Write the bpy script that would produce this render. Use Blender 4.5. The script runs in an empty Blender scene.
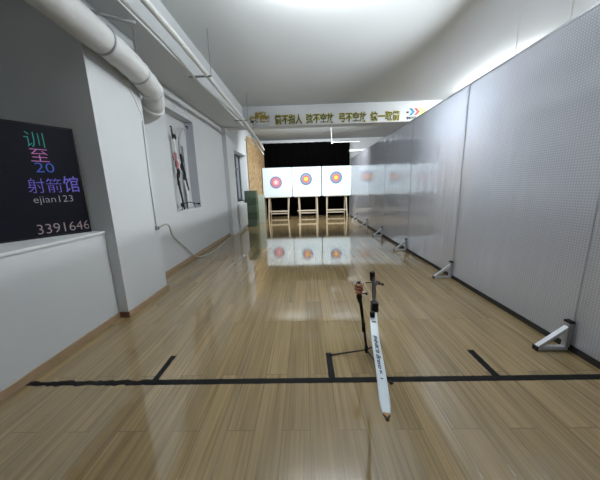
import bpy, bmesh, math, random
from mathutils import Vector, Matrix
random.seed(7)
S = bpy.context.scene
COL = S.collection
PI = math.pi

# ------------------------------------------------------------------ camera, world, exposure, lights
cam = bpy.data.cameras.new('camera')
cam.sensor_width = 36; cam.lens = 15.3; cam.clip_start = .02; cam.clip_end = 200
co = bpy.data.objects.new('camera', cam); COL.objects.link(co)
_p, _y, _r = math.radians(11.52), math.radians(-1.29), math.radians(1.68)
F = Vector((math.sin(_y)*math.cos(_p), math.cos(_y)*math.cos(_p), -math.sin(_p)))
R0 = Vector((math.cos(_y), -math.sin(_y), 0)); U0 = R0.cross(F)
RR = R0*math.cos(_r) - U0*math.sin(_r); UU = R0*math.sin(_r) + U0*math.cos(_r)
co.matrix_world = Matrix(((RR.x, UU.x, -F.x, 0), (RR.y, UU.y, -F.y, 0), (RR.z, UU.z, -F.z, 1.4), (0, 0, 0, 1)))
S.camera = co

S.view_settings.view_transform = 'Standard'
S.view_settings.look = 'None'
S.view_settings.exposure = 0.0
S.view_settings.gamma = 1.0
S.view_settings.use_curve_mapping = False

W = bpy.data.worlds.new('world'); S.world = W; W.use_nodes = True
W.node_tree.nodes['Background'].inputs[0].default_value = (.60, .64, .68, 1)
W.node_tree.nodes['Background'].inputs[1].default_value = 1.5

def area(name, loc, sx, sy, power, color=(1, 1, 1), rot=(0, 0, 0)):
    l = bpy.data.lights.new(name, 'AREA'); l.shape = 'RECTANGLE'; l.size = sx; l.size_y = sy
    l.energy = power; l.color = color
    o = bpy.data.objects.new(name, l); COL.objects.link(o); o.location = loc; o.rotation_euler = rot
    return o
CW = (.93, .97, 1.0)
UPW = (PI, 0, 0)
area('ceiling_tube_light_near', (.30, 3.0, 3.32), 1.15, .10, 36, CW)
area('ceiling_tube_light_near_up', (.30, 3.0, 3.42), 1.15, .10, 105, CW, UPW)
area('fill_light_behind_camera', (.30, -.9, 3.32), 1.15, .10, 5, CW)  # weak fill added behind the camera, with no known lamp there
area('fill_light_behind_camera_up', (.30, -.9, 3.42), 1.15, .10, 10, CW, UPW)  # upward half of the added fill
# side bay: one tube close behind the screen, two long fill lights added further off
_l = area('side_bay_tube_light_screen', (3.10, 3.9, 2.40), .10, 1.15, 115, CW, (0, math.radians(80), 0)); _l.data.spread = math.radians(135)
for _y0, _p in ((3.2, 24), (6.2, 150)):
    area('side_bay_fill_light', (4.5, _y0, 3.64), .10, 2.3, _p, CW, (0, math.radians(52), 0))  # added out of view to brighten left wall, beam and ceiling
for _x in (-.45, 1.45):
    _l = area('range_tube_light', (_x, 9.0, 3.55), 1.15, .14, 95, CW, (math.radians(52), 0, 0)); _l.data.spread = math.radians(145)

# ------------------------------------------------------------------ materials
def nodes(name):
    m = bpy.data.materials.new(name); m.use_nodes = True
    nt = m.node_tree; return m, nt, nt.nodes['Principled BSDF']
def N(nt, t, **kw):
    n = nt.nodes.new(t)
    for k, v in kw.items(): setattr(n, k, v)
    return n
def mat(name, col, rough=.6, metal=0, noise=0, scale=8, bump=0, bscale=60, emit=None, es=1, spec=.5, stretch=(1, 1, 1)):
    m, nt, b = nodes(name)
    b.inputs['Roughness'].default_value = rough; b.inputs['Metallic'].default_value = metal
    b.inputs['Specular IOR Level'].default_value = spec
    c = tuple(col) + (1,)
    b.inputs['Base Color'].default_value = c
    tc = N(nt, 'ShaderNodeTexCoord'); mp = N(nt, 'ShaderNodeMapping'); mp.inputs['Scale'].default_value = stretch
    nt.links.new(tc.outputs['Object'], mp.inputs['Vector'])
    nz = N(nt, 'ShaderNodeTexNoise'); nz.inputs['Scale'].default_value = scale; nz.inputs['Detail'].default_value = 4
    nt.links.new(mp.outputs[0], nz.inputs['Vector'])
    mx = N(nt, 'ShaderNodeMix', data_type='RGBA')
    a = max(noise, .02)
    mx.inputs['A'].default_value = tuple(max(0, v*(1-a)) for v in col) + (1,)
    mx.inputs['B'].default_value = tuple(min(1, v*(1+a)) for v in col) + (1,)
    nt.links.new(nz.outputs['Fac'], mx.inputs['Factor']); nt.links.new(mx.outputs['Result'], b.inputs['Base Color'])
    if bump:
        n2 = N(nt, 'ShaderNodeTexNoise'); n2.inputs['Scale'].default_value = bscale; n2.inputs['Detail'].default_value = 3
        nt.links.new(mp.outputs[0], n2.inputs['Vector'])
        bp = N(nt, 'ShaderNodeBump'); bp.inputs['Strength'].default_value = bump; bp.inputs['Distance'].default_value = .01
        nt.links.new(n2.outputs['Fac'], bp.inputs['Height']); nt.links.new(bp.outputs['Normal'], b.inputs['Normal'])
    if emit:
        b.inputs['Emission Color'].default_value = tuple(emit) + (1,); b.inputs['Emission Strength'].default_value = es
    return m

M = {}
M['wall'] = mat('painted_plaster', (.60, .625, .64), .75, noise=.05, scale=1.5, bump=.12, bscale=25)
M['ceil'] = mat('ceiling_paint', (.60, .63, .64), .9, noise=.04, scale=.8)
M['ledge'] = mat('ledge_paint', (.66, .68, .69), .6, noise=.04)
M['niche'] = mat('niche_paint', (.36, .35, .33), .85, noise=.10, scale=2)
M['base'] = mat('tan_skirting', (.36, .25, .15), .5, noise=.15, scale=6, stretch=(8, 1, 8))
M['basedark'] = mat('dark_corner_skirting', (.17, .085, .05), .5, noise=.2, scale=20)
M['black'] = mat('black_plastic', (.009, .009, .010), .5, spec=.25)
M['blackm'] = mat('black_metal', (.010, .009, .009), .5, spec=.25)
M['rubber'] = mat('black_rubber', (.014, .013, .012), .8)
M['tape'] = mat('black_tape', (.009, .009, .009), .7, noise=.2, scale=20, bump=.2, bscale=40, spec=.15)
M['curtain'] = mat('black_curtain', (.004, .004, .0045), .95, noise=.2, spec=.1)
M['foam'] = mat('white_target_foam', (.66, .76, .80), .8, noise=.03, scale=5)
M['easel'] = mat('pale_pine', (.58, .50, .38), .6, noise=.1, scale=10, stretch=(6, 6, 1))
M['alu'] = mat('brushed_aluminium', (.62, .64, .68), .35, metal=.55)
M['post'] = mat('grey_steel_post', (.42, .43, .46), .35, metal=.5)
M['pipe'] = mat('white_pipe_wrap', (.60, .61, .60), .55, noise=.06, scale=9, bump=.5, bscale=14)
M['band'] = mat('grey_pipe_band', (.36, .37, .37), .5, metal=.3)
M['white'] = mat('white_plastic', (.80, .81, .80), .45)
M['cable'] = mat('white_cable', (.42, .42, .37), .5)
M['trayw'] = mat('white_cable_sleeve', (.72, .73, .71), .55, noise=.08, scale=20)
M['greyc'] = mat('grey_conduit', (.30, .31, .31), .5)
M['radiator'] = mat('radiator_enamel', (.62, .64, .63), .35)
M['green'] = mat('dark_green_foam', (.045, .075, .045), .85, noise=.3, scale=14, bump=.4, bscale=40)
M['green_b'] = mat('faded_green_foam', (.075, .11, .075), .85, noise=.3, scale=14, bump=.4, bscale=40)
M['pale'] = mat('pale_green_foam', (.34, .40, .33), .85, noise=.2, scale=14)
M['frame'] = mat('dark_window_frame', (.10, .11, .12), .4, metal=.3)
M['limb'] = mat('white_limb', (.62, .70, .76), .3, noise=.02)
M['limbtxt'] = mat('dark_blue_lettering', (.015, .025, .06), .4)
M['rose'] = mat('rose_gold_metal', (.62, .30, .20), .25, metal=.8, noise=.3, scale=60)
M['chrome'] = mat('bright_chrome', (.85, .80, .72), .15, metal=1)
M['gold'] = mat('brown_gold_tip', (.36, .20, .08), .4, metal=.3, noise=.3, scale=60)
M['red'] = mat('red_anodised', (.60, .16, .20), .35, metal=.3)
M['greylimb'] = mat('grey_limb', (.45, .47, .50), .35)
M['banner'] = mat('banner_vinyl', (.62, .645, .66), .45, noise=.02)
M['olive'] = mat('olive_lettering', (.085, .095, .015), .6)
M['yellow'] = mat('yellow_lettering', (.50, .42, .05), .6)
M['gold_l'] = mat('gold_lettering', (.34, .24, .015), .6)
M['ink'] = mat('black_lettering', (.02, .03, .03), .6)
M['blueish'] = mat('grey_blue_lettering', (.22, .25, .36), .6)
M['cblue'] = mat('blue_chevron', (.02, .22, .42), .5)
M['cred'] = mat('red_chevron', (.75, .09, .05), .5)
M['cyel'] = mat('yellow_chevron', (.78, .66, .08), .5)
M['board'] = mat('dark_writing_board', (.007, .007, .013), .6, noise=.25, scale=6, spec=.15)
M['strip'] = mat('grey_slotted_metal', (.20, .21, .23), .5, metal=.3)
M['lamp'] = mat('lit_tube', (.9, .9, .9), .5, emit=(.95, .98, 1), es=6)
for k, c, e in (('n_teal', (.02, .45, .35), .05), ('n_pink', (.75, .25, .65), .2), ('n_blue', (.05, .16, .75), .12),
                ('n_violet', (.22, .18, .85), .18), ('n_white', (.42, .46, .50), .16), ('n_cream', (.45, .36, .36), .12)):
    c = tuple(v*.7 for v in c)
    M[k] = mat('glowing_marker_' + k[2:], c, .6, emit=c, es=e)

def floor_mat():
    m, nt, b = nodes('laminate_planks')
    L = nt.links.new
    tc = N(nt, 'ShaderNodeTexCoord')
    rot = N(nt, 'ShaderNodeMapping'); rot.inputs['Rotation'].default_value = (0, 0, PI/2)
    L(tc.outputs['Object'], rot.inputs['Vector'])
    br = N(nt, 'ShaderNodeTexBrick'); br.offset = .37; br.offset_frequency = 2
    br.inputs['Scale'].default_value = 1; br.inputs['Brick Width'].default_value = 1.25; br.inputs['Row Height'].default_value = .165
    br.inputs['Mortar Size'].default_value = .0022; br.inputs['Mortar Smooth'].default_value = .3
    br.inputs['Color1'].default_value = (0, 0, 0, 1); br.inputs['Color2'].default_value = (1, 1, 1, 1)
    L(rot.outputs[0], br.inputs['Vector'])
    # fine streaks running down the room, shifted plank by plank
    add = N(nt, 'ShaderNodeVectorMath', operation='MULTIPLY_ADD')
    comb = N(nt, 'ShaderNodeCombineXYZ'); L(br.outputs['Color'], comb.inputs[1]); L(br.outputs['Color'], comb.inputs[2])
    L(comb.outputs[0], add.inputs[0]); add.inputs[1].default_value = (0, 9, 5); L(tc.outputs['Object'], add.inputs[2])
    mp = N(nt, 'ShaderNodeMapping'); mp.inputs['Scale'].default_value = (62, 1.3, 1); L(add.outputs[0], mp.inputs['Vector'])
    n1 = N(nt, 'ShaderNodeTexNoise'); n1.inputs['Scale'].default_value = 1; n1.inputs['Detail'].default_value = 3; n1.inputs['Distortion'].default_value = .25
    L(mp.outputs[0], n1.inputs['Vector'])
    mp2 = N(nt, 'ShaderNodeMapping'); mp2.inputs['Scale'].default_value = (14, .6, 1); L(add.outputs[0], mp2.inputs['Vector'])
    n2 = N(nt, 'ShaderNodeTexNoise'); n2.inputs['Scale'].default_value = 1; n2.inputs['Detail'].default_value = 2
    L(mp2.outputs[0], n2.inputs['Vector'])
    cr = N(nt, 'ShaderNodeValToRGB'); e = cr.color_ramp
    e.elements[0].position = .32; e.elements[0].color = (.222, .158, .074, 1)
    e.elements[1].position = .68; e.elements[1].color = (.330, .242, .122, 1)
    L(n1.outputs['Fac'], cr.inputs[0])
    cr2 = N(nt, 'ShaderNodeValToRGB'); e = cr2.color_ramp
    e.elements[0].position = .3; e.elements[0].color = (.88, .87, .86, 1)
    e.elements[1].position = .7; e.elements[1].color = (1.12, 1.12, 1.12, 1)
    L(n2.outputs['Fac'], cr2.inputs[0])
    mul = N(nt, 'ShaderNodeMix', data_type='RGBA', blend_type='MULTIPLY'); mul.inputs['Factor'].default_value = 1
    L(cr.outputs[0], mul.inputs['A']); L(cr2.outputs[0], mul.inputs['B'])
    # plank tone
    pt = N(nt, 'ShaderNodeMapRange'); pt.inputs['To Min'].default_value = .90; pt.inputs['To Max'].default_value = 1.08
    L(br.outputs['Color'], pt.inputs['Value'])
    mul2 = N(nt, 'ShaderNodeVectorMath', operation='SCALE'); L(mul.outputs['Result'], mul2.inputs[0]); L(pt.outputs[0], mul2.inputs['Scale'])
    seam = N(nt, 'ShaderNodeMix', data_type='RGBA'); seam.inputs['B'].default_value = (.075, .045, .028, 1)
    sf = N(nt, 'ShaderNodeMath', operation='MULTIPLY'); sf.inputs[1].default_value = .55; L(br.outputs['Fac'], sf.inputs[0])
    L(sf.outputs[0], seam.inputs['Factor']); L(mul2.outputs[0], seam.inputs['A'])
    L(seam.outputs['Result'], b.inputs['Base Color'])
    b.inputs['Roughness'].default_value = .068
    b.inputs['Specular IOR Level'].default_value = .9
    b.inputs['Coat Weight'].default_value = .3; b.inputs['Coat Roughness'].default_value = .05
    n3 = N(nt, 'ShaderNodeTexNoise'); n3.inputs['Scale'].default_value = 5; L(tc.outputs['Object'], n3.inputs['Vector'])
    bp = N(nt, 'ShaderNodeBump'); bp.inputs['Strength'].default_value = .06; bp.inputs['Distance'].default_value = .01
    L(n3.outputs['Fac'], bp.inputs['Height'])
    bp2 = N(nt, 'ShaderNodeBump', invert=True); bp2.inputs['Strength'].default_value = .3; bp2.inputs['Distance'].default_value = .002
    L(br.outputs['Fac'], bp2.inputs['Height']); L(bp.outputs['Normal'], bp2.inputs['Normal'])
    L(bp2.outputs['Normal'], b.inputs['Normal'])
    return m
M['floor'] = floor_mat()

def panel_mat():
    """perforated sheet: a fine grid of pale punched dots on a wavy grey gloss"""
    m, nt, b = nodes('perforated_sheet')
    L = nt.links.new
    tc = N(nt, 'ShaderNodeTexCoord')
    sx = N(nt, 'ShaderNodeSeparateXYZ'); L(tc.outputs['Object'], sx.inputs[0])
    def cell(out):
        a = N(nt, 'ShaderNodeMath', operation='MULTIPLY'); a.inputs[1].default_value = 1/.022; L(out, a.inputs[0])
        f = N(nt, 'ShaderNodeMath', operation='FRACT'); L(a.outputs[0], f.inputs[0])
        s = N(nt, 'ShaderNodeMath', operation='SUBTRACT'); s.inputs[1].default_value = .5; L(f.outputs[0], s.inputs[0])
        p = N(nt, 'ShaderNodeMath', operation='POWER'); p.inputs[1].default_value = 2; L(s.outputs[0], p.inputs[0])
        return p
    a, c = cell(sx.outputs['Y']), cell(sx.outputs['Z'])
    ad = N(nt, 'ShaderNodeMath', operation='ADD'); L(a.outputs[0], ad.inputs[0]); L(c.outputs[0], ad.inputs[1])
    mr = N(nt, 'ShaderNodeMapRange'); mr.inputs['From Min'].default_value = .045; mr.inputs['From Max'].default_value = .085
    mr.inputs['To Min'].default_value = 1; mr.inputs['To Max'].default_value = 0; L(ad.outputs[0], mr.inputs['Value'])
    mx = N(nt, 'ShaderNodeMix', data_type='RGBA')
    mx.inputs['A'].default_value = (.50, .51, .55, 1); mx.inputs['B'].default_value = (.70, .71, .76, 1)
    L(mr.outputs[0], mx.inputs['Factor'])
    L(mx.outputs['Result'], b.inputs['Base Color'])
    b.inputs['Metallic'].default_value = .32
    b.inputs['Roughness'].default_value = .10
    mp = N(nt, 'ShaderNodeMapping'); mp.inputs['Scale'].default_value = (1, 1.6, .5); L(tc.outputs['Object'], mp.inputs['Vector'])
    nz = N(nt, 'ShaderNodeTexNoise'); nz.inputs['Scale'].default_value = 1.6; nz.inputs['Detail'].default_value = 3; L(mp.outputs[0], nz.inputs['Vector'])
    bp = N(nt, 'ShaderNodeBump'); bp.inputs['Strength'].default_value = .7; bp.inputs['Distance'].default_value = .03
    L(nz.outputs['Fac'], bp.inputs['Height'])
    L(bp.outputs['Normal'], b.inputs['Normal'])
    # the punched holes let light from the side bay through, scattered
    tr = N(nt, 'ShaderNodeBsdfTranslucent'); tr.inputs['Color'].default_value = (.80, .84, .90, 1)
    fm = N(nt, 'ShaderNodeMath', operation='MULTIPLY_ADD'); L(mr.outputs[0], fm.inputs[0]); fm.inputs[1].default_value = .10; fm.inputs[2].default_value = .18
    ms = N(nt, 'ShaderNodeMixShader'); L(fm.outputs[0], ms.inputs[0]); L(b.outputs[0], ms.inputs[1]); L(tr.outputs[0], ms.inputs[2])
    L(ms.outputs[0], nt.nodes['Material Output'].inputs['Surface'])
    return m
M['panel'] = panel_mat()

def osb_mat():
    m, nt, b = nodes('strand_board'); L = nt.links.new
    tc = N(nt, 'ShaderNodeTexCoord'); v = N(nt, 'ShaderNodeTexVoronoi'); v.inputs['Scale'].default_value = 16
    mp = N(nt, 'ShaderNodeMapping'); mp.inputs['Scale'].default_value = (1, 1, .6); L(tc.outputs['Object'], mp.inputs[0]); L(mp.outputs[0], v.inputs['Vector'])
    cr = N(nt, 'ShaderNodeValToRGB'); e = cr.color_ramp
    e.elements[0].color = (.24, .14, .06, 1); e.elements[1].color = (.50, .36, .19, 1)
    L(v.outputs['Color'], cr.inputs[0]); L(cr.outputs[0], b.inputs['Base Color']); b.inputs['Roughness'].default_value = .75
    return m
M['osb'] = osb_mat()

def face_mat(name, cols):
    m, nt, b = nodes(name); L = nt.links.new
    tc = N(nt, 'ShaderNodeTexCoord'); ln = N(nt, 'ShaderNodeVectorMath', operation='LENGTH')
    mp = N(nt, 'ShaderNodeMapping'); mp.inputs['Scale'].default_value = (1, 0, 1)
    L(tc.outputs['Object'], mp.inputs[0]); L(mp.outputs[0], ln.inputs[0])
    cr = N(nt, 'ShaderNodeValToRGB'); e = cr.color_ramp; e.interpolation = 'CONSTANT'
    while len(e.elements) < len(cols): e.elements.new(.5)
    for el, (p, c) in zip(e.elements, cols): el.position = p; el.color = tuple(c) + (1,)
    L(ln.outputs['Value'], cr.inputs[0]); L(cr.outputs[0], b.inputs['Base Color']); b.inputs['Roughness'].default_value = .7
    return m
PAPER = (.60, .72, .78)
M['face_a'] = face_mat('target_print_faded', [(0, (.85, .62, .60)), (.06, (.75, .34, .36)), (.13, (.62, .13, .15)), (.18, (.34, .22, .40)), (.23, (.20, .17, .25)), (.275, PAPER)])
M['face_b'] = face_mat('target_print', [(0, (.85, .62, .12)), (.055, (.80, .42, .07)), (.10, (.66, .12, .07)), (.15, (.50, .12, .14)), (.175, (.10, .28, .50)), (.22, (.13, .14, .18)), (.275, PAPER)])

def glass_mat():
    m, nt, b = nodes('window_glass'); L = nt.links.new
    b.inputs['Roughness'].default_value = .04; b.inputs['Transmission Weight'].default_value = 1
    b.inputs['Base Color'].default_value = (.85, .9, .92, 1); b.inputs['IOR'].default_value = 1.05
    return m
M['glass'] = glass_mat()

# ------------------------------------------------------------------ helpers
def obj(name, bm, m, parent=None, smooth=False, loc=None):
    me = bpy.data.meshes.new(name); bmesh.ops.recalc_face_normals(bm, faces=bm.faces); bm.to_mesh(me); bm.free()
    for mm in (m if isinstance(m, (list, tuple)) else [m]): me.materials.append(mm)
    if smooth:
        for p in me.polygons: p.use_smooth = True
    o = bpy.data.objects.new(name, me); COL.objects.link(o)
    if loc is not None: o.location = loc
    if parent: o.parent = parent
    return o
def bx(bm, x0, x1, y0, y1, z0, z1, bev=0):
    r = bmesh.ops.create_cube(bm, size=1)
    vs = r['verts']
    for v in vs:
        v.co = Vector((x0+(x1-x0)*(v.co.x+.5), y0+(y1-y0)*(v.co.y+.5), z0+(z1-z0)*(v.co.z+.5)))
    if bev:
        es = list({e for v in vs for e in v.link_edges})
        bmesh.ops.bevel(bm, geom=es, offset=bev, segments=2, affect='EDGES', profile=.7)
    return bm
def BX(*a, bev=0): return bx(bmesh.new(), *a, bev=bev)
def bar(bm, a, b, w, h, up=(0, 0, 1)):
    """rectangular bar from a to b"""
    a, b = Vector(a), Vector(b); d = (b-a).normalized(); up = Vector(up)
    s = d.cross(up)
    if s.length < 1e-4: s = d.cross(Vector((1, 0, 0)))
    s.normalize(); u = s.cross(d)
    vs = [bm.verts.new(p + s*i*w/2 + u*j*h/2) for p in (a, b) for i, j in ((-1, -1), (1, -1), (1, 1), (-1, 1))]
    for f in ((3, 2, 1, 0), (4, 5, 6, 7), (0, 1, 5, 4), (1, 2, 6, 5), (2, 3, 7, 6), (3, 0, 4, 7)): bm.faces.new([vs[i] for i in f])
    return bm
def tube(bm, pts, r, seg=10, caps=True):
    pts = [Vector(p) for p in pts]; rr = r if isinstance(r, (list, tuple)) else [r]*len(pts)
    rings = []; prev = None
    for i, p in enumerate(pts):
        t = (pts[min(i+1, len(pts)-1)] - pts[max(i-1, 0)]).normalized()
        if prev is None:
            s = t.cross(Vector((0, 0, 1)));  s = t.cross(Vector((1, 0, 0))) if s.length < 1e-3 else s
        else: s = prev - t*prev.dot(t)
        s.normalize(); prev = s; u = t.cross(s)
        rings.append([bm.verts.new(p + (s*math.cos(2*PI*k/seg) + u*math.sin(2*PI*k/seg))*rr[i]) for k in range(seg)])
    for a, b in zip(rings, rings[1:]):
        for k in range(seg): bm.faces.new((a[k], a[(k+1) % seg], b[(k+1) % seg], b[k]))
    if caps: bm.faces.new(list(reversed(rings[0]))); bm.faces.new(rings[-1])
    return bm
def T(pts, r, seg=10): return tube(bmesh.new(), pts, r, seg)
def smooth_path(P, n=6):
    P = [Vector(p) for p in P]; out = []
    Q = [P[0]*2-P[1]] + P + [P[-1]*2-P[-2]]
    for i in range(1, len(Q)-2):
        for k in range(n):
            t = k/n; a, b, c, d = Q[i-1], Q[i], Q[i+1], Q[i+2]
            out.append(.5*((2*b)+(c-a)*t+(2*a-5*b+4*c-d)*t*t+(3*b-a-3*c+d)*t**3))
    out.append(P[-1]); return out
def tag(o, label, cat, group=None, kind=None):
    o['label'] = label; o['category'] = cat
    if group: o['group'] = group
    if kind: o['kind'] = kind
    return o
def thing(name, label, cat, loc=(0, 0, 0), rz=0, group=None):
    o = bpy.data.objects.new(name, None); COL.objects.link(o); o.empty_display_size = .1
    o.location = loc; o.rotation_euler = (0, 0, rz)
    return tag(o, label, cat, group)
def struct(name, bm, m, parent=None):
    o = obj(name, bm, m, parent)
    if not parent: o['kind'] = 'structure'
    return o
def dup(root, loc, rz=0, label=None):
    r = root.copy(); COL.objects.link(r); r.location = loc; r.rotation_euler = (0, 0, rz)
    if label: r['label'] = label
    for ch in list(root.children):
        c = ch.copy(); COL.objects.link(c); c.parent = r
        for g in ch.children:
            d = g.copy(); COL.objects.link(d); d.parent = c
    return r
def text(name, s, m, box, parent, mw=None, ext=.002, bold=0, shear=0):
    """lettering as a mesh fitted to box (x0, x1, y0, y1) in its own xy plane; mw places that plane in the parent's space"""
    cu = bpy.data.curves.new(name, 'FONT'); cu.body = s; cu.size = 1; cu.extrude = ext; cu.offset = bold; cu.resolution_u = 3; cu.shear = shear
    tmp = bpy.data.objects.new(name, cu); COL.objects.link(tmp)
    bpy.context.view_layer.update()
    me = bpy.data.meshes.new_from_object(tmp.evaluated_get(bpy.context.evaluated_depsgraph_get()))
    bpy.data.objects.remove(tmp); bpy.data.curves.remove(cu)
    xs = [v.co.x for v in me.vertices]; ys = [v.co.y for v in me.vertices]
    a, b, c, d = min(xs), max(xs), min(ys), max(ys)
    for v in me.vertices:
        v.co.x = box[0] + (v.co.x-a)/(b-a)*(box[1]-box[0]); v.co.y = box[2] + (v.co.y-c)/(d-c)*(box[3]-box[2])
    me.materials.clear(); me.materials.append(m); me.name = name
    if mw is not None: me.transform(mw)
    o = bpy.data.objects.new(name, me); COL.objects.link(o)
    if parent: o.parent = parent
    return o

# ------------------------------------------------------------------ the setting
CZ = 3.75
XL, XL2, XR = -2.40, -2.28, 2.19
struct('floor', BX(-3.6, 6.2, -2.6, 13.5, -.1, 0), M['floor'])
struct('ceiling', BX(-3.6, 6.2, -2.6, 13.5, CZ, CZ+.1), M['ceil'])
struct('wall_front', BX(-3.6, 6.2, -2.6, -2.5, 0, CZ), M['wall'])
struct('wall_right', BX(6.1, 6.2, -2.5, 13.4, 0, CZ), M['wall'])
struct('wall_back', BX(-3.6, 6.1, 13.4, 13.5, 0, CZ), M['wall'])
# left side: low wall with a ledge and the deep niche over it
bm = BX(-3.5, -2.16, -2.5, 2.67, 0, .985); struct('wall_left_low', bm, M['wall'])
struct('trim_1', BX(-3.5, -2.145, -2.5, 2.67, .985, 1.01), M['ledge'])['label'] = 'white ledge along the top of the low wall'
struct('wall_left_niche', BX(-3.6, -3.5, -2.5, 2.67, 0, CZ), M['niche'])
struct('wall_left_pillar', BX(-3.5, -2.05, 2.67, 3.50, 0, CZ), M['wall'])
# main left wall with the recess of window 1
w1 = (4.78, 5.91, 1.03, 2.87)
bm = bmesh.new()
bx(bm, XL-.5, XL, 3.50, w1[0], 0, CZ); bx(bm, XL-.5, XL, w1[1], 7.95, 0, CZ)
bx(bm, XL-.5, XL, w1[0], w1[1], 0, w1[2]); bx(bm, XL-.5, XL, w1[0], w1[1], w1[3], CZ)
bx(bm, XL-.5, XL-.19, w1[0], w1[1], w1[2], w1[3])
struct('wall_left', bm, M['wall'])
w2 = (8.72, 10.45, 1.0, 2.70)
bm = bmesh.new()
bx(bm, XL2-.5, XL2, 7.95, w2[0], 0, CZ); bx(bm, XL2-.5, XL2, w2[1], 13.4, 0, CZ)
bx(bm, XL2-.5, XL2, w2[0], w2[1], 0, w2[2]); bx(bm, XL2-.5, XL2, w2[0], w2[1], w2[3], CZ)
struct('wall_left_far', bm, M['wall'])
# window 2
bm = bmesh.new(); x0, x1 = XL2-.30, XL2-.24
for y in (w2[0], w2[0]+.55, w2[0]+1.12, w2[1]-.06): bx(bm, x0, x1, y, y+.06, w2[2], w2[3])
for z in (w2[2], w2[2]+1.15, w2[3]-.06): bx(bm, x0+.005, x1-.005, w2[0], w2[1], z, z+.06)
wf = struct('window_1', bm, M['frame'])
struct('pane', BX(x0+.025, x0+.032, w2[0]+.03, w2[1]-.03, w2[2]+.03, w2[3]-.03), M['glass'], wf)
struct('window_sill', BX(x1, XL2+.012, w2[0]-.02, w2[1]+.02, w2[2]-.03, w2[2]), M['ledge'], wf)
M['lilac'] = mat('lilac_grey', (.50, .50, .56), .7, noise=.03)
struct('wall_left_recess', BX(XL-.19, XL-.001, w1[1]-.006, w1[1]+.001, w1[2]+.006, w1[3]), M['lilac'])  # thin lilac-grey slab on the far side of the recess only
# sill of the recess
struct('trim_2', BX(XL-.19, XL+.015, w1[0], w1[1], w1[2]-.02, w1[2]+.005), M['ledge'])['label'] = 'sill of the recess in the left wall'
# soffit along the left wall and cross beam carrying the banner
struct('trim_3', BX(-3.5, -1.75, -2.5, 8.0, 3.22, CZ), M['ceil'])['label'] = 'lowered ceiling edge along the left wall'
struct('trim_4', BX(-2.78, 6.1, 8.0, 8.35, 3.20, CZ), M['ceil'])['label'] = 'cross beam under the ceiling'
# baseboards
struct('baseboard_left_low', BX(-2.16, -2.145, -2.5, 2.655, 0, .065), M['base'])
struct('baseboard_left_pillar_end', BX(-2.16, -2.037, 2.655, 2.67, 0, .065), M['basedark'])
struct('baseboard_left_pillar', BX(-2.05, -2.037, 2.67, 3.512, 0, .065), M['base'])
struct('baseboard_left', BX(XL, XL+.014, 3.5, 7.95, 0, .065), M['base'])
struct('baseboard_left_far', BX(XL2, XL2+.014, 7.95, 13.4, 0, .065), M['ledge'])
# black curtain behind the range
bm = bmesh.new()
nx = 90; rows = []
for i in range(nx+1):
    x = -1.97 + 4.22*i/nx; y = 13.05 + .03*math.sin(x*17) + .012*math.sin(x*41+1)
    rows.append([bm.verts.new((x, y, z)) for z in (.01, 3.56)])
for a, b in zip(rows, rows[1:]): bm.faces.new((a[0], b[0], b[1], a[1]))
bmesh.ops.solidify(bm, geom=bm.faces[:], thickness=.012)
cu = thing('curtain', 'black curtain hanging across the far end behind the targets', 'curtain', (0, 0, 0))
obj('cloth', bm, M['curtain'], cu, True)
obj('curtain_rail', T([(-2.0, 13.05, 3.585), (2.28, 13.05, 3.585)], .018), M['white'], cu, True)['label'] = 'white curtain rail'

# ------------------------------------------------------------------ perforated screen: sheets, posts, braces
ys = [.23 + 1.735*i for i in range(8)]
ordn = ['nearest the camera', 'just past the nearest brace', 'third from the camera', 'fourth from the camera', 'fifth from the camera', 'sixth from the camera', 'last before the targets']
first = None
for i in range(-1, 7):
    y0 = ys[0] + 1.735*i if i >= 0 else ys[0]-1.735
    if i < 0: continue
    t = thing('perforated_panel', 'tall grey perforated sheet panel on the right, ' + ordn[i], 'screen panel', (XR, y0, 0), 0, 'perforated sheets of the right hand screen')
    obj('sheet', BX(.0, .012, .001, 1.734, .055, 2.65), M['panel'], t)
    obj('joint_strip', BX(-.003, -.0002, 1.726, 1.734, .056, 2.65), M['post'], t)
    bm = bmesh.new(); bx(bm, -.004, .03, .004, 1.731, 2.651, 2.67)
    obj('top_rail', bm, M['post'], t)
    obj('bottom_track', BX(-.006, .033, .002, 1.733, .0, .054), M['rubber'], t)
desc = ['nearest the camera at the right edge', 'second from the camera', 'third from the camera', 'fourth from the camera', 'fifth from the camera', 'sixth from the camera']
def brace(i):
    t = thing('screen_brace', 'silver triangular floor brace of the perforated screen, ' + desc[i], 'brace', (XR, ys[0]+1.735*(i+1), 0), 0, 'floor braces of the screen')
    obj('post', BX(.036, .07, -.016, .016, .0, 2.64), M['post'], t)
    bm = bmesh.new(); bar(bm, (-.022, 0, .215), (-.255, 0, .03), .036, .03); obj('diagonal_arm', bm, M['alu'], t)
    obj('foot_bar', BX(-.262, -.02, -.019, .019, .004, .032), M['alu'], t)
    obj('upright', BX(-.045, -.008, -.019, .019, .032, .25), M['post'], t)
    obj('rubber_end', BX(-.278, -.262, -.022, .022, 0, .04, bev=.004), M['rubber'], t)
    bm = bmesh.new(); bx(bm, -.05, -.008, -.028, .028, .25, .265); obj('clamp', bm, M['blackm'], t)
    return t
for i in range(6): brace(i)
# white ledge seen above the far end of the screen
struct('trim_5', BX(2.0, 6.1, 11.6, 11.75, 2.88, 2.98), M['wall'])['label'] = 'white ledge above the far end of the screen'

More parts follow.
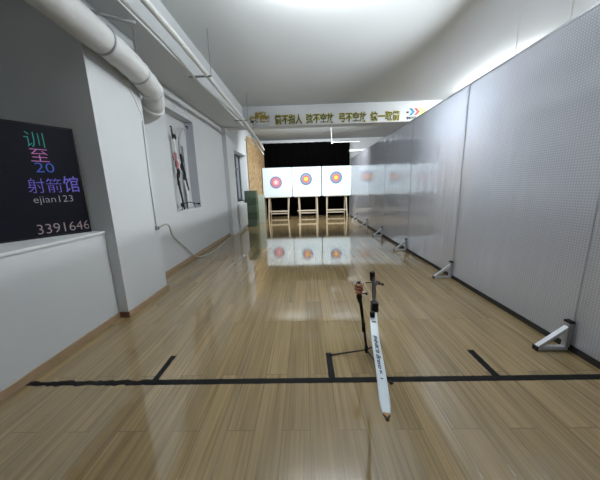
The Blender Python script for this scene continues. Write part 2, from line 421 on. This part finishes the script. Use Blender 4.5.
# ------------------------------------------------------------------ targets on easels
names = ['left', 'middle', 'right']
tx = [(-1.925, -.575), (-.555, .795), (.835, 2.185)]
for i, (a, b) in enumerate(tx):
    cx = (a+b)/2; zb = 1.012
    e = thing('target_easel', 'pale wooden easel under the %s white target board' % names[i], 'easel', (cx, 12.3, 0), 0, 'easels at the end of the range')
    for s, (tp, bt) in ((-1, [(-.44, -.50), (-.40, -.37), (-.455, -.45)][i]), (1, [(.51, .44), (.47, .50), (.45, .52)][i])):
        obj('leg', bar(bmesh.new(), (bt, .05, 0), (tp, .0, zb-.05), .055, .045, (0, 1, 0)), M['easel'], e)
        obj('rear_leg', bar(bmesh.new(), (bt*.93, .62, 0), (tp*.9, .09, zb-.05), .05, .04, (0, 1, 0)), M['easel'], e)
    obj('crossbar', bar(bmesh.new(), (-.47, .02, .33), (.47, .02, .33), .04, .06), M['easel'], e)
    obj('rear_crossbar', bar(bmesh.new(), (-.44, .56, .17), (.44, .56, .17), .04, .06), M['easel'], e)
    obj('shelf_rail', BX(-.6, .6, -.10, .1, zb-.028, zb), M['easel'], e)
    t = thing('target_board', '%s of the three square white foam target boards on easels' % names[i], 'target board', (cx, 12.25, zb), 0, 'white target boards')
    obj('foam_block', BX(a-cx, b-cx, -.07, .07, .001, 1.335, bev=.006), M['foam'], t)
    fx, fz = [(-1.318, 1.684), (.088, 1.80), (1.481, 1.83)][i]
    pw = [(-.33, .33, -.32, .30), (-.35, .40, -.42, .33), (-.33, .52, -.48, .35)][i]
    f = obj('paper_target', BX(pw[0], pw[1], -.004, .0, pw[2], pw[3]), M['face_a'] if i == 0 else M['face_b'], None, loc=(fx, 12.179, fz))
    tag(f, ['paper target face with faded pink centre on the left board', 'paper target face with orange centre on the middle board', 'paper target face with orange centre on the right board'][i], 'target face', 'paper target faces')

# ------------------------------------------------------------------ banner on the beam
YB = 7.985
bn = thing('banner', 'long pale banner with olive and yellow slogan characters across the beam', 'banner', (0, YB, 0))
obj('vinyl', BX(-1.62, 3.80, -.0, .012, 3.205, 3.66), M['banner'], bn)
RX = Matrix.Rotation(PI/2, 4, 'X')
def btext(s, m, x0, x1, z0, z1, off=.003, bold=0, nm='lettering', shear=0):
    return text(nm, s, m, (x0, x1, z0, z1), bn, Matrix.Translation((0, -off, 0)) @ RX, .0015, bold, shear)
def px(x): return -.789 + (x-275)*.0290
for s, a, b in (('箭不指人', 274.6, 301.5), ('弦不空放', 306, 333.5), ('弓不空放', 339, 366), ('统一取箭', 370, 398.5)):
    w = .02
    btext(s, M['yellow'], px(a)-.02, px(b)+.02, 3.225, 3.515, .002, .055)
    btext(s, M['olive'], px(a), px(b), 3.24, 3.50, .006, .018)
# crowded gold lettering at the left end
btext('射箭', M['gold_l'], -1.40, -1.07, 3.41, 3.60, .006, .06)
btext('体育运动', M['gold_l'], -1.56, -.95, 3.30, 3.50, .004, .055)
btext('馆', M['ink'], -1.52, -1.32, 3.25, 3.38, .008, .05)
btext('ARCHERY', M['blueish'], -1.47, -.98, 3.212, 3.242, .003, .0)
# three chevrons
def chev(x, m, w=.095, h=.155, t=.085):
    bm = bmesh.new(); zc = 3.455
    P = [(x, zc+h/1), (x+t, zc+h), (x+t+w, zc), (x+t, zc-h), (x, zc-h), (x+w, zc)]
    P = [(a, zc+(z-zc)*.62) for a, z in P]
    f = [bm.verts.new((a, -.007, z)) for a, z in P]; g = [bm.verts.new((a, -.001, z)) for a, z in P]
    for q in ((0, 1, 2, 5), (5, 2, 3, 4)): bm.faces.new([f[k] for k in q]); bm.faces.new([g[k] for k in reversed(q)])
    for k in range(6): bm.faces.new((f[k], g[k], g[(k+1) % 6], f[(k+1) % 6]))
    return obj('chevron', bm, m, bn)
chev(3.06, M['cblue'])['label'] = 'blue chevron'
chev(3.20, M['cred'])['label'] = 'red chevron'
chev(3.34, M['cyel'])['label'] = 'yellow chevron'
bm = bmesh.new(); bx(bm, 2.99, 3.06, -.007, -.002, 3.42, 3.47); obj('mark', bm, M['ink'], bn)
btext('精准射箭', M['ink'], 2.99, 3.27, 3.255, 3.335, .004, .03)

# ------------------------------------------------------------------ shooting line tape
def strip(name, pts, w, label, group=None, z=.0016, rag=0):
    bm = bmesh.new(); P = [Vector(p) for p in pts]; d = (P[-1]-P[0]).normalized(); n = Vector((-d.y, d.x, 0))
    L = (P[-1]-P[0]).length; k = max(1, int(L/.03)); ra = []
    for i in range(k+1):
        p = P[0]+d*L*i/k
        e = rag(i/k) if rag else 0
        a = w/2*(1+e*random.uniform(-1, .8)); b = w/2*(1+e*random.uniform(-1, .8))
        ra.append((bm.verts.new((p+n*a).to_tuple()[:2]+(z,)), bm.verts.new((p-n*b).to_tuple()[:2]+(z,))))
    for a, b in zip(ra, ra[1:]): bm.faces.new((a[0], a[1], b[1], b[0]))
    r = bmesh.ops.extrude_face_region(bm, geom=bm.faces[:])
    for v in r['geom']:
        if isinstance(v, bmesh.types.BMVert): v.co.z = .0002
    return tag(obj(name, bm, M['tape']), label, 'tape', group)
strip('tape_strip', [(-2.14, 1.645, 0), (2.17, 1.645, 0)], .052, 'long black tape line laid right across the wooden floor', rag=lambda t: .45 if t < .22 else .06)
strip('tape_strip', [(-1.172, 1.672, 0), (-1.172, 1.955, 0)], .045, 'short black tape mark by the left wall, joining the long line', 'short tape marks', rag=lambda t: .08)
strip('tape_strip', [(.172, 1.672, 0), (.172, 1.965, 0)], .05, 'short black tape mark at the left leg of the bow stand', 'short tape marks', rag=lambda t: .08)
strip('tape_strip', [(1.382, 1.672, 0), (1.382, 1.975, 0)], .055, 'short black tape mark near the perforated screen', 'short tape marks', rag=lambda t: .08)

# ------------------------------------------------------------------ tripod bow stand
hub = Vector((.49, 1.93, .045))
st = thing('bow_stand', 'thin black tripod bow stand with rose gold head on the tape mark', 'bow stand', (hub.x, hub.y, 0))
def rel(p): return Vector(p)-Vector((hub.x, hub.y, 0))
for f in ((.205, 1.93, .006), (.585, 1.625, .006), (.628, 2.07, .006)):
    l = obj('leg', T([rel((hub.x, hub.y, .05)), rel(f)], .0065, 8), M['blackm'], st, True)
    q = Vector(f)
    g = obj('rubber_foot', T([rel(q)+Vector((0, 0, -.004)), rel(q)+(Vector((q.x-hub.x, q.y-hub.y, 0)).normalized()*.03)], .011, 8), M['rubber'], l, True)
obj('hub', T([rel((hub.x, hub.y, .025)), rel((hub.x-.002, hub.y, .085))], .015, 12), M['blackm'], st, True)
top = Vector((.425, 1.93, .53))
mid = (Vector((hub.x, hub.y, .06))*.55 + top*.45)
obj('lower_pole', T([rel((hub.x, hub.y, .06)), rel(mid)], .010, 10), M['blackm'], st, True)
obj('clamp_knob', T([rel(mid)+Vector((.003, 0, -.05)), rel(mid)+Vector((-.003, 0, .03))], .016, 12), M['black'], st, True)
obj('upper_pole', T([rel(mid), rel(top)], [.011, .015], 10), M['blackm'], st, True)
bm = bmesh.new()
tube(bm, [rel(top)+Vector((0, 0, -.05)), rel(top)+Vector((-.004, 0, .0)), rel(top)+Vector((-.008, 0, .03))], [.013, .025, .018], 12)
obj('grip_sleeve', bm, M['black'], st, True)
bm = bmesh.new()
for z0, r0, r1 in ((.03, .030, .022), (.055, .020, .034), (.085, .034, .024)):
    tube(bm, [rel(top)+Vector((-.008, 0, z0)), rel(top)+Vector((-.006, 0, z0+.026))], [r0, r1], 14)
tube(bm, [rel(top)+Vector((-.035, 0, .06)), rel(top)+Vector((-.035, 0, .12))], .008, 8)
tube(bm, [rel(top)+Vector((.022, 0, .05)), rel(top)+Vector((.018, 0, .105))], .007, 8)
obj('fork_head', bm, M['rose'], st, True)['label'] = 'rose gold fork head'
obj('chrome_screw', T([rel(top)+Vector((-.040, -.01, .095)), rel(top)+Vector((-.042, -.01, .125))], .010, 10), M['chrome'], st, True)['label'] = 'bright chrome screw'
obj('chrome_screw', T([rel(top)+Vector((.016, -.012, .100)), rel(top)+Vector((.022, -.012, .118))], .009, 10), M['chrome'], st, True)['label'] = 'bright chrome screw'
obj('head_cap', T([rel(top)+Vector((-.008, 0, .105)), rel(top)+Vector((-.010, 0, .128))], .014, 12), M['black'], st, True)
bm = bmesh.new(); tube(bm, [rel(top)+Vector((-.0, 0, .03)), rel(top)+Vector((.045, -.0, .024))], .005, 8)
tube(bm, [rel(top)+Vector((.045, 0, .024)), rel(top)+Vector((.06, 0, .023))], .011, 8)
obj('side_knob', bm, M['black'], st, True)

# ------------------------------------------------------------------ recurve bow lying on the stand: limb towards the camera
bw = thing('recurve_bow', 'recurve bow with white lettered limb pointing at the camera on the stand', 'bow', (.388, 1.385, .64))
B0 = Vector((.388, 1.385, .64))
def rb(*p): return Vector(p)-B0
LP = smooth_path([rb(.398, 1.425, .652), rb(.388, 1.385, .639), rb(.357, 1.223, .600), rb(.323, 1.015, .586), rb(.288, .842, .593), rb(.274, .775, .600)], 6)
def limb(LP, wf, th, name, m, parent):
    bm = bmesh.new(); rg = []
    n = len(LP)-1
    for i, p in enumerate(LP):
        t = (LP[min(i+1, n)]-LP[max(i-1, 0)]).normalized(); s = t.cross(Vector((0, 0, 1))).normalized(); u = s.cross(t)
        w = wf(i/n)/2; h = th/2
        rg.append([bm.verts.new(p+s*a*w+u*b*h) for a, b in ((-1, -.4), (-.8, -1), (.8, -1), (1, -.4), (1, .4), (.8, 1), (-.8, 1), (-1, .4))])
    for a, b in zip(rg, rg[1:]):
        for k in range(8): bm.faces.new((a[k], a[(k+1) % 8], b[(k+1) % 8], b[k]))
    bm.faces.new(list(reversed(rg[0]))); bm.faces.new(rg[-1])
    return obj(name, bm, m, parent)
lm = limb(LP, lambda t: .040 if t < .04 else (.043 - .003*t if t < .75 else .0408-.011*((t-.75)/.25)**1.3), .008, 'limb', M['limb'], bw)
lm['label'] = 'white limb'
tip = LP[-1]; td = (LP[-1]-LP[-3]).normalized()
tipm = limb([tip-td*.002, tip+td*.014, tip+td*.026, tip+td*.032], lambda t: .024-.014*t, .008, 'limb_tip', M['gold'], lm)
bm = bmesh.new(); sd = td.cross(Vector((0, 0, 1))).normalized()
bar(bm, tip+td*.014+sd*.012+Vector((0, 0, .006)), tip+td*.034-sd*.004+Vector((0, 0, .006)), .004, .003)
bar(bm, tip+td*.014-sd*.010+Vector((0, 0, .006)), tip+td*.034+sd*.004+Vector((0, 0, .006)), .004, .003)
obj('string_nock', bm, M['black'], lm)
# lettering along the limb
def limb_frame(a, b, lift=.0052):
    d = (b-a).normalized(); s = Vector((0, 0, 1)); y = s.cross(d).normalized(); z = d.cross(y)
    m = Matrix((d, y, z)).transposed().to_4x4(); m.translation = a + z*lift
    return m, (b-a).length
n = len(LP)-1
def at(t):
    f = t*n; i = min(int(f), n-1); return LP[i].lerp(LP[i+1], f-i)
for s, a, b, w, sh in (("INNK'II", .37, .50, .018, .3), ('Bravo', .505, .60, .020, .5), ('K 1', .61, .665, .011, 0)):
    mw, L = limb_frame(at(a), at(b))
    text('lettering', s, M['limbtxt'], (0, L, -w/2, w/2), lm, mw, .0004, .02, sh)
mw, L = limb_frame(at(.245), at(.262)); text('lettering', '1', M['limbtxt'], (0, L, -.012, .012), lm, mw, .0004, .01)
# riser running on past the stand
RP = [rb(.405, 1.44, .655), rb(.43, 1.53, .655), rb(.462, 1.65, .628), rb(.50, 1.80, .640), rb(.535, 1.95, .690)]
bm = bmesh.new(); P = smooth_path(RP, 5); nn = len(P)-1
for a, b in zip(P, P[1:]): pass
rg = []
for i, p in enumerate(P):
    t = (P[min(i+1, nn)]-P[max(i-1, 0)]).normalized(); s = t.cross(Vector((0, 0, 1))).normalized(); u = s.cross(t)
    w = .010 + .004*abs(math.sin(i/nn*PI*2)); h = .016 + .010*math.sin(i/nn*PI)
    rg.append([bm.verts.new(p+s*w*math.cos(2*PI*k/10)+u*h*math.sin(2*PI*k/10)) for k in range(10)])
for a, b in zip(rg, rg[1:]):
    for k in range(10): bm.faces.new((a[k], a[(k+1) % 10], b[(k+1) % 10], b[k]))
bm.faces.new(list(reversed(rg[0]))); bm.faces.new(rg[-1])
obj('riser', bm, M['blackm'], bw, True)['label'] = 'black riser'
obj('limb_bolt', T([rb(.384, 1.395, .642), rb(.382, 1.395, .672)], .015, 12), M['black'], bw, True)
bm = bmesh.new(); bx(bm, -.020, .020, -.022, .022, -.03, .03, bev=.006); bmesh.ops.translate(bm, verts=bm.verts, vec=rb(.412, 1.46, .675))
obj('limb_pocket', bm, M['black'], bw)
bm = bmesh.new(); bar(bm, rb(.527, 1.94, .66), rb(.520, 1.935, .735), .026, .03); obj('upper_pocket', bm, M['black'], bw)
bm = bmesh.new(); tube(bm, [rb(.468, 1.925, .648), rb(.535, 1.93, .650), rb(.612, 1.93, .628)], .0045, 8)
tube(bm, [rb(.596, 1.93, .632), rb(.612, 1.93, .628)], .010, 8); tube(bm, [rb(.575, 1.93, .655), rb(.577, 1.93, .625)], .006, 8)
obj('sight_bar', bm, M['blackm'], bw, True)
bm = bmesh.new(); tube(bm, [rb(.540, 1.925, .655), rb(.540, 1.925, .625)], .016, 10); tube(bm, [rb(.556, 1.925, .668), rb(.556, 1.925, .645)], .008, 8)
obj('sight_block', bm, M['strip'], bw, True)['label'] = 'grey sight block'
obj('bow_string', T([rb(.375, 1.40, .60), rb(.31, .98, .52), rb(.272, .745, .600)], .0012, 6), M['trayw'], bw, True)

# ------------------------------------------------------------------ dark writing board on the ledge
d = Vector((.5, .866, 0)); nrm = Vector((.866, -.5, 0)); WB = .75
org = Vector((-2.275, 2.640, 1.0105)) - d*WB
mb = Matrix((d, Vector((0, 0, 1)), nrm)).transposed().to_4x4()
wb = thing('writing_board', 'dark board with glowing coloured handwriting standing on the white ledge', 'board')
wb.matrix_world = Matrix.Translation(org) @ mb
obj('panel', BX(.012, WB-.012, .012, 1.012, -.012, .0), M['board'], wb)
bm = bmesh.new(); bx(bm, 0, WB, 0, .014, -.016, .006); bx(bm, 0, WB, 1.010, 1.024, -.016, .006)
bx(bm, 0, .014, .014, 1.01, -.016, .006); bx(bm, WB-.014, WB, .014, 1.01, -.016, .006)
obj('frame', bm, M['black'], wb)
def wt(s, m, u1, u0, v0, v1, bold=-.014, shear=0):
    return text('handwriting', s, m, (WB-u1, WB-u0, v0, v1), wb, Matrix.Translation((0, 0, .0012)), .0006, bold, shear)
wt('训', M['n_teal'], .355, .225, .82, .95)
wt('至', M['n_pink'], .34, .215, .695, .805)
wt('20', M['n_blue'], .325, .195, .60, .685)
wt('射箭', M['n_violet'], .40, .165, .415, .545)
wt('馆', M['n_violet'], .15, .03, .415, .57, 0)
wt('ejian123', M['n_white'], .385, .100, .305, .385)
wt('3391646', M['n_cream'], .405, .008, .035, .125, -.012)

# ------------------------------------------------------------------ duct pipe with bands
pp = thing('duct_pipe', 'thick white wrapped duct pipe bending into the wall above the pillar', 'pipe')
PP = smooth_path([(-1.88, 1.2, 2.90), (-1.88, 2.0, 2.87), (-1.89, 2.80, 2.83), (-1.90, 3.12, 2.80), (-1.92, 3.36, 2.76), (-1.95, 3.60, 2.70), (-2.02, 3.74, 2.58), (-2.17, 3.82, 2.50), (-2.42, 3.84, 2.46)], 8)
RADI = [.132+.004*math.sin(i*1.1) for i in range(len(PP))]
obj('pipe_wall', tube(bmesh.new(), PP, RADI, 28), M['pipe'], pp, True)
def band(i, r, w, m, nm):
    t = (PP[i+1]-PP[i-1]).normalized(); return obj(nm, T([PP[i]-t*w, PP[i]+t*w], r, 28), m, pp, True)
band(29, .140, .010, M['band'], 'band'); band(15, .140, .010, M['band'], 'band')
band(40, .142, .018, M['pipe'], 'collar'); band(50, .146, .012, M['white'], 'collar')
for y in (2.45, 3.25):
    obj('hanger_rod', T([(-1.88, y, 2.95), (-1.88, y, 3.22)], .006, 6), M['band'], pp)
# thin pipes at the very top of the pipe run
t = thing('branch_pipe', 'thin dark pipe crossing under the ceiling above the thick duct', 'pipe')
obj('tube', T(smooth_path([(-2.04, 2.60, 3.04), (-1.95, 2.75, 3.08), (-1.84, 2.95, 3.13), (-1.76, 3.1, 3.18)], 5), .018, 8), M['greyc'], t, True)
t = thing('wall_bracket', 'small white diagonal bracket beside the duct at the pillar edge', 'bracket')
obj('arm', bar(bmesh.new(), (-2.045, 3.28, 2.66), (-2.045, 3.47, 2.36), .012, .018), M['white'], t)
obj('plate', BX(-2.05, -2.035, 3.22, 3.30, 2.63, 2.69), M['white'], t)

# ------------------------------------------------------------------ cable ladder under the ceiling
cl = thing('cable_tray', 'pair of white sleeved cables with cross brackets running along the ceiling', 'cable tray')
wl = smooth_path([(-1.64, 2.2, 3.13), (-1.63, 3.4, 3.15), (-1.64, 4.6, 3.10), (-1.60, 6.0, 3.13), (-1.58, 7.4, 3.14), (-1.60, 8.2, 3.08), (-1.58, 8.7, 2.95), (-1.45, 9.3, 2.66)], 8)
wr = smooth_path([(-1.44, 2.2, 3.14), (-1.44, 3.6, 3.15), (-1.46, 5.0, 3.13), (-1.49, 6.4, 3.14), (-1.52, 7.6, 3.12), (-1.50, 8.5, 3.03), (-1.36, 9.2, 2.72)], 8)
obj('cable', T(wl, .017, 8), M['trayw'], cl, True); obj('cable', T(wr, .034, 10), M['trayw'], cl, True)
obj('cable', T(smooth_path([(-1.52, 6.6, 3.17), (-1.54, 7.8, 3.14), (-1.62, 8.7, 2.98), (-1.52, 9.2, 2.76), (-1.40, 9.4, 2.60)], 6), .014, 8), M['trayw'], cl, True)
for y in (4.3, 6.9):
    obj('cross_bracket', bar(bmesh.new(), (-1.72, y, 3.115), (-1.38, y, 3.115), .03, .02), M['greyc'], cl)
    obj('hanger_rod', T([(-1.38, y, 3.11), (-1.38, y, CZ)], .006, 6), M['greyc'], cl)
obj('end_cable', T(smooth_path([(-1.96, 9.0, 3.03), (-1.80, 9.1, 2.98), (-1.66, 9.2, 2.88)], 5), .012, 8), M['trayw'], cl, True)

# ------------------------------------------------------------------ conduit, junction box, loose cable
t = thing('junction_box', 'small grey junction box low on the wall where the loose cable starts', 'junction box')
jy, jz = 3.44, .915
obj('box', BX(-2.05, -2.022, jy-.03, jy+.03, jz-.025, jz+.03, bev=.004), M['greyc'], t)
obj('screw_cap', T([(-2.022, jy, jz), (-2.016, jy, jz)], .012, 10), M['black'], t)
tag(obj('wall_conduit', T([(-2.040, jy-.01, jz+.03), (-2.040, jy-.01, 1.6), (-2.040, jy+.02, 2.30)], .008, 8), M['wall'], None, True), 'thin straight pale conduit running down the wall to the junction box', 'conduit')
tag(obj('loose_cable', T(smooth_path([(-2.03, jy+.02, jz), (-2.02, 3.62, .94), (-2.16, 3.98, .86), (-2.34, 4.40, .62), (-2.375, 4.85, .33), (-2.34, 5.15, .07), (-2.22, 5.35, .012), (-2.14, 5.75, .012), (-2.17, 6.4, .012), (-2.24, 7.2, .012), (-2.21, 7.9, .012), (-2.16, 8.45, .012)], 8), .012, 8), M['cable'], None, True),
    'loose white cable drooping from the junction box and running along the skirting', 'cable')

# ------------------------------------------------------------------ bows and gear kept in the wall recess
def profile(name, pts, w, th, m, parent, x):
    """flat bar following (y, z) points at x; w in the plane, th across"""
    bm = bmesh.new(); P = smooth_path([(x, a, b) for a, b in pts], 6); rg = []; n = len(P)-1
    for i, p in enumerate(P):
        t = (P[min(i+1, n)]-P[max(i-1, 0)]).normalized(); s = t.cross(Vector((1, 0, 0))).normalized()
        ww = w(i/n)/2 if callable(w) else w/2
        rg.append([bm.verts.new(p+s*a*ww+Vector((b*th/2, 0, 0))) for a, b in ((-1, -1), (1, -1), (1, 1), (-1, 1))])
    for a, b in zip(rg, rg[1:]):
        for k in range(4): bm.faces.new((a[k], a[(k+1) % 4], b[(k+1) % 4], b[k]))
    bm.faces.new(list(reversed(rg[0]))); bm.faces.new(rg[-1])
    return obj(name, bm, m, parent)
X1 = -2.435
b1 = thing('recurve_bow', 'recurve bow with pale curved limbs, its upper tip bending right, standing in the recess', 'bow', (0, 0, 0), 0, 'bows kept in the wall recess')
profile('upper_limb', [(5.66, 2.70), (5.48, 2.64), (5.34, 2.52), (5.25, 2.34), (5.24, 2.12)], lambda t: .03+.025*t, .02, M['greylimb'], b1, X1)
profile('riser', [(5.24, 2.14), (5.29, 2.00), (5.24, 1.88), (5.34, 1.76), (5.28, 1.62)], lambda t: .04+.045*math.sin(t*9)**2, .022, M['black'], b1, X1)
profile('lower_limb', [(5.28, 1.64), (5.32, 1.47), (5.37, 1.30), (5.36, 1.14), (5.31, 1.045)], lambda t: .055-.03*t, .02, M['white'], b1, X1)
obj('tip', BX(X1-.012, X1+.012, 5.63, 5.70, 2.685, 2.735, bev=.004), M['black'], b1)
obj('string', T([(X1, 5.60, 2.68), (X1, 5.37, 1.06)], .005, 6), M['white'], b1)
obj('stabiliser', T([(X1+.012, 5.26, 1.95), (X1+.012, 5.42, 1.42)], .012, 8), M['black'], b1, True)
X2 = -2.415
b2 = thing('recurve_bow', 'recurve bow with black upper limb and red riser, leaning at the left of the recess', 'bow', (0, 0, 0), 0, 'bows kept in the wall recess')
profile('upper_limb', [(4.94, 2.58), (4.95, 2.48), (4.97, 2.36)], .045, .02, M['black'], b2, X2)
profile('middle_limb', [(4.97, 2.37), (5.01, 2.22), (5.01, 2.10)], lambda t: .03+.02*t, .02, M['white'], b2, X2)
profile('riser', [(5.01, 2.12), (4.98, 2.02), (5.03, 1.92), (4.99, 1.82)], lambda t: .035+.04*math.sin(t*7)**2, .022, M['red'], b2, X2)['label'] = 'pinkish red riser'
profile('grip', [(5.0, 1.84), (5.06, 1.75), (4.99, 1.66), (5.0, 1.56)], lambda t: .03+.04*math.sin(t*8)**2, .024, M['black'], b2, X2)
profile('lower_limb', [(5.0, 1.58), (5.02, 1.42), (5.07, 1.22), (5.10, 1.045)], lambda t: .05-.02*t, .02, M['black'], b2, X2)
obj('string', T([(X2, 4.92, 2.56), (X2, 4.93, 1.06)], .005, 6), M['white'], b2)
X3 = -2.49
b3 = thing('compound_bow', 'black and white compound bow with round cams in the middle of the recess', 'bow', (0, 0, 0), 0)
profile('upper_limb', [(5.26, 2.46), (5.17, 2.40), (5.12, 2.28), (5.11, 2.14)], .05, .02, M['white'], b3, X3)
profile('riser', [(5.11, 2.16), (5.08, 2.02), (5.14, 1.90), (5.19, 1.80), (5.13, 1.66), (5.13, 1.52)], lambda t: .03+.04*math.sin(t*11)**2, .022, M['black'], b3, X3)
profile('lower_limb', [(5.13, 1.55), (5.12, 1.36), (5.16, 1.20), (5.22, 1.11)], .05, .02, M['white'], b3, X3)
for y, z in ((5.20, 2.44), (5.19, 1.14)):
    obj('cam_wheel', T([(X3-.012, y, z), (X3+.012, y, z)], .05, 18), M['black'], b3)
obj('sight', BX(X3+.012, X3+.028, 5.14, 5.22, 1.95, 2.02, bev=.005), M['white'], b3)
obj('rest', BX(X3+.012, X3+.028, 5.03, 5.09, 1.66, 1.72, bev=.005), M['red'], b3)['label'] = 'red rest'
t = thing('slotted_strip', 'dark grey slotted metal strip standing upright in the recess', 'metal strip')
bm = bmesh.new(); bx(bm, -2.56, -2.545, 5.52, 5.535, 1.036, 2.32); bx(bm, -2.56, -2.545, 5.62, 5.635, 1.036, 2.32)
for k in range(34): bx(bm, -2.56, -2.545, 5.535, 5.62, 1.04+k*.0385, 1.04+k*.0385+.022)
obj('strip', bm, M['strip'], t)
t = thing('wire_stand', 'low black wire stand with spread feet on the sill of the recess', 'stand')
bm = bmesh.new()
tube(bm, smooth_path([(-2.395, 5.0, 1.14), (-2.39, 5.25, 1.18), (-2.39, 5.5, 1.15), (-2.39, 5.78, 1.12)], 5), .010, 6)
tube(bm, [(-2.395, 5.0, 1.14), (-2.395, 4.96, 1.043)], .008, 6); tube(bm, [(-2.39, 5.5, 1.15), (-2.395, 5.6, 1.043)], .008, 6)
tube(bm, [(-2.39, 5.2, 1.175), (-2.395, 5.22, 1.043)], .008, 6)
obj('wire_frame', bm, M['blackm'], t, True)
obj('end_cap', T([(-2.40, 5.76, 1.12), (-2.40, 5.83, 1.12)], .022, 8), M['black'], t)

# ------------------------------------------------------------------ radiator
rd = thing('radiator', 'white ribbed radiator on the wall under the far window', 'radiator')
for k in range(10):
    y = 8.62 + k*.1
    obj('column', BX(XL2+.03, XL2+.12, y, y+.062, .10, .92, bev=.018), M['radiator'], rd, True)
bm = bmesh.new(); bx(bm, XL2+.05, XL2+.10, 8.60, 9.62, .14, .19); bx(bm, XL2+.05, XL2+.10, 8.60, 9.62, .82, .87)
obj('header_pipe', bm, M['radiator'], rd)
bm = bmesh.new(); bx(bm, XL2+.016, XL2+.05, 8.8, 8.84, .2, .8); bx(bm, XL2+.016, XL2+.05, 9.4, 9.44, .2, .8); obj('wall_bracket', bm, M['radiator'], rd)
obj('leg', BX(XL2+.05, XL2+.09, 8.64, 8.68, 0, .11), M['radiator'], rd); obj('leg', BX(XL2+.05, XL2+.09, 9.54, 9.58, 0, .11), M['radiator'], rd)

# ------------------------------------------------------------------ foam block stacks and strand board
lv = ['lowest', 'second from the floor', 'middle', 'second from the top', 'topmost']
for k in range(5):
    b = obj('foam_block', BX(-.215, .215, -.10, .30, 0, .268, bev=.018), M['green' if k % 2 else 'green_b'], None, loc=(-2.03, 9.72, .0005+k*.272))
    tag(b, 'dark green foam block beside the radiator, %s in its stack' % lv[k], 'foam block', 'dark green foam blocks')
for k in range(4):
    b = obj('foam_block', BX(-.11, .11, -.1, .2, 0, .291, bev=.008), M['pale'], None, loc=(-1.83, 10.9, .0005+k*.292))
    tag(b, 'pale green foam block before the strand board, %s in its stack' % ['lowest', 'second lowest', 'second highest', 'topmost'][k], 'foam block', 'pale green foam blocks')
bm = bmesh.new(); bar(bm, (-2.245, 10.65, 1.74), (-1.90, 12.70, 1.74), .018, 3.46)
tag(obj('strand_board', bm, M['osb']), 'tall tan strand board standing beside the black curtain', 'board')

# ------------------------------------------------------------------ little hook and rail above the right target
t = thing('ceiling_hook', 'small white hanging rail with square block under the beam above the targets', 'rail')
obj('block', BX(1.14, 1.22, 10.97, 11.03, 3.14, 3.22), M['wall'], t)
obj('drop_wire', T([(1.13, 11, 3.75), (1.17, 11, 3.22)], .010, 6), M['white'], t)
obj('rail', T([(1.2, 11, 3.19), (2.3, 11, 3.18)], .014, 8), M['white'], t)

# ------------------------------------------------------------------ ceiling lamps (out of sight overhead and behind the beam), added fill tubes
def lamp(x, y, z, lab, rz=0):
    t = thing('ceiling_lamp', lab, 'lamp', (x, y, 0), rz)
    obj('housing', BX(-.6, .6, -.035, .035, z+.03, z+.06), M['white'], t)
    obj('tube', BX(-.58, .58, -.02, .02, z+.008, z+.03), M['lamp'], t)
    for sx in (-.4, .4): obj('hanger_rod', T([(sx, 0, z+.06), (sx, 0, CZ)], .006, 6), M['white'], t)
lamp(.30, 3.0, 3.33, 'white tube lamp hanging over the shooting line')
lamp(.30, -.9, 3.33, 'added white fill tube hanging behind the camera')  # unseen fixture added to go with the fill light
lamp(-.45, 9.0, 3.62, 'white tube lamp behind the beam, on the left'); lamp(1.45, 9.0, 3.62, 'white tube lamp behind the beam, on the right')
lamp(3.17, 3.9, 2.39, 'white tube lamp in the side bay close behind the perforated screen', PI/2)
lamp(4.56, 3.2, 3.64, 'added white fill tube in the side bay away from the screen, nearer the camera', PI/2)  # this and the next fixture are added for the side bay fill
lamp(4.56, 6.2, 3.64, 'added white fill tube in the side bay away from the screen, further off', PI/2)
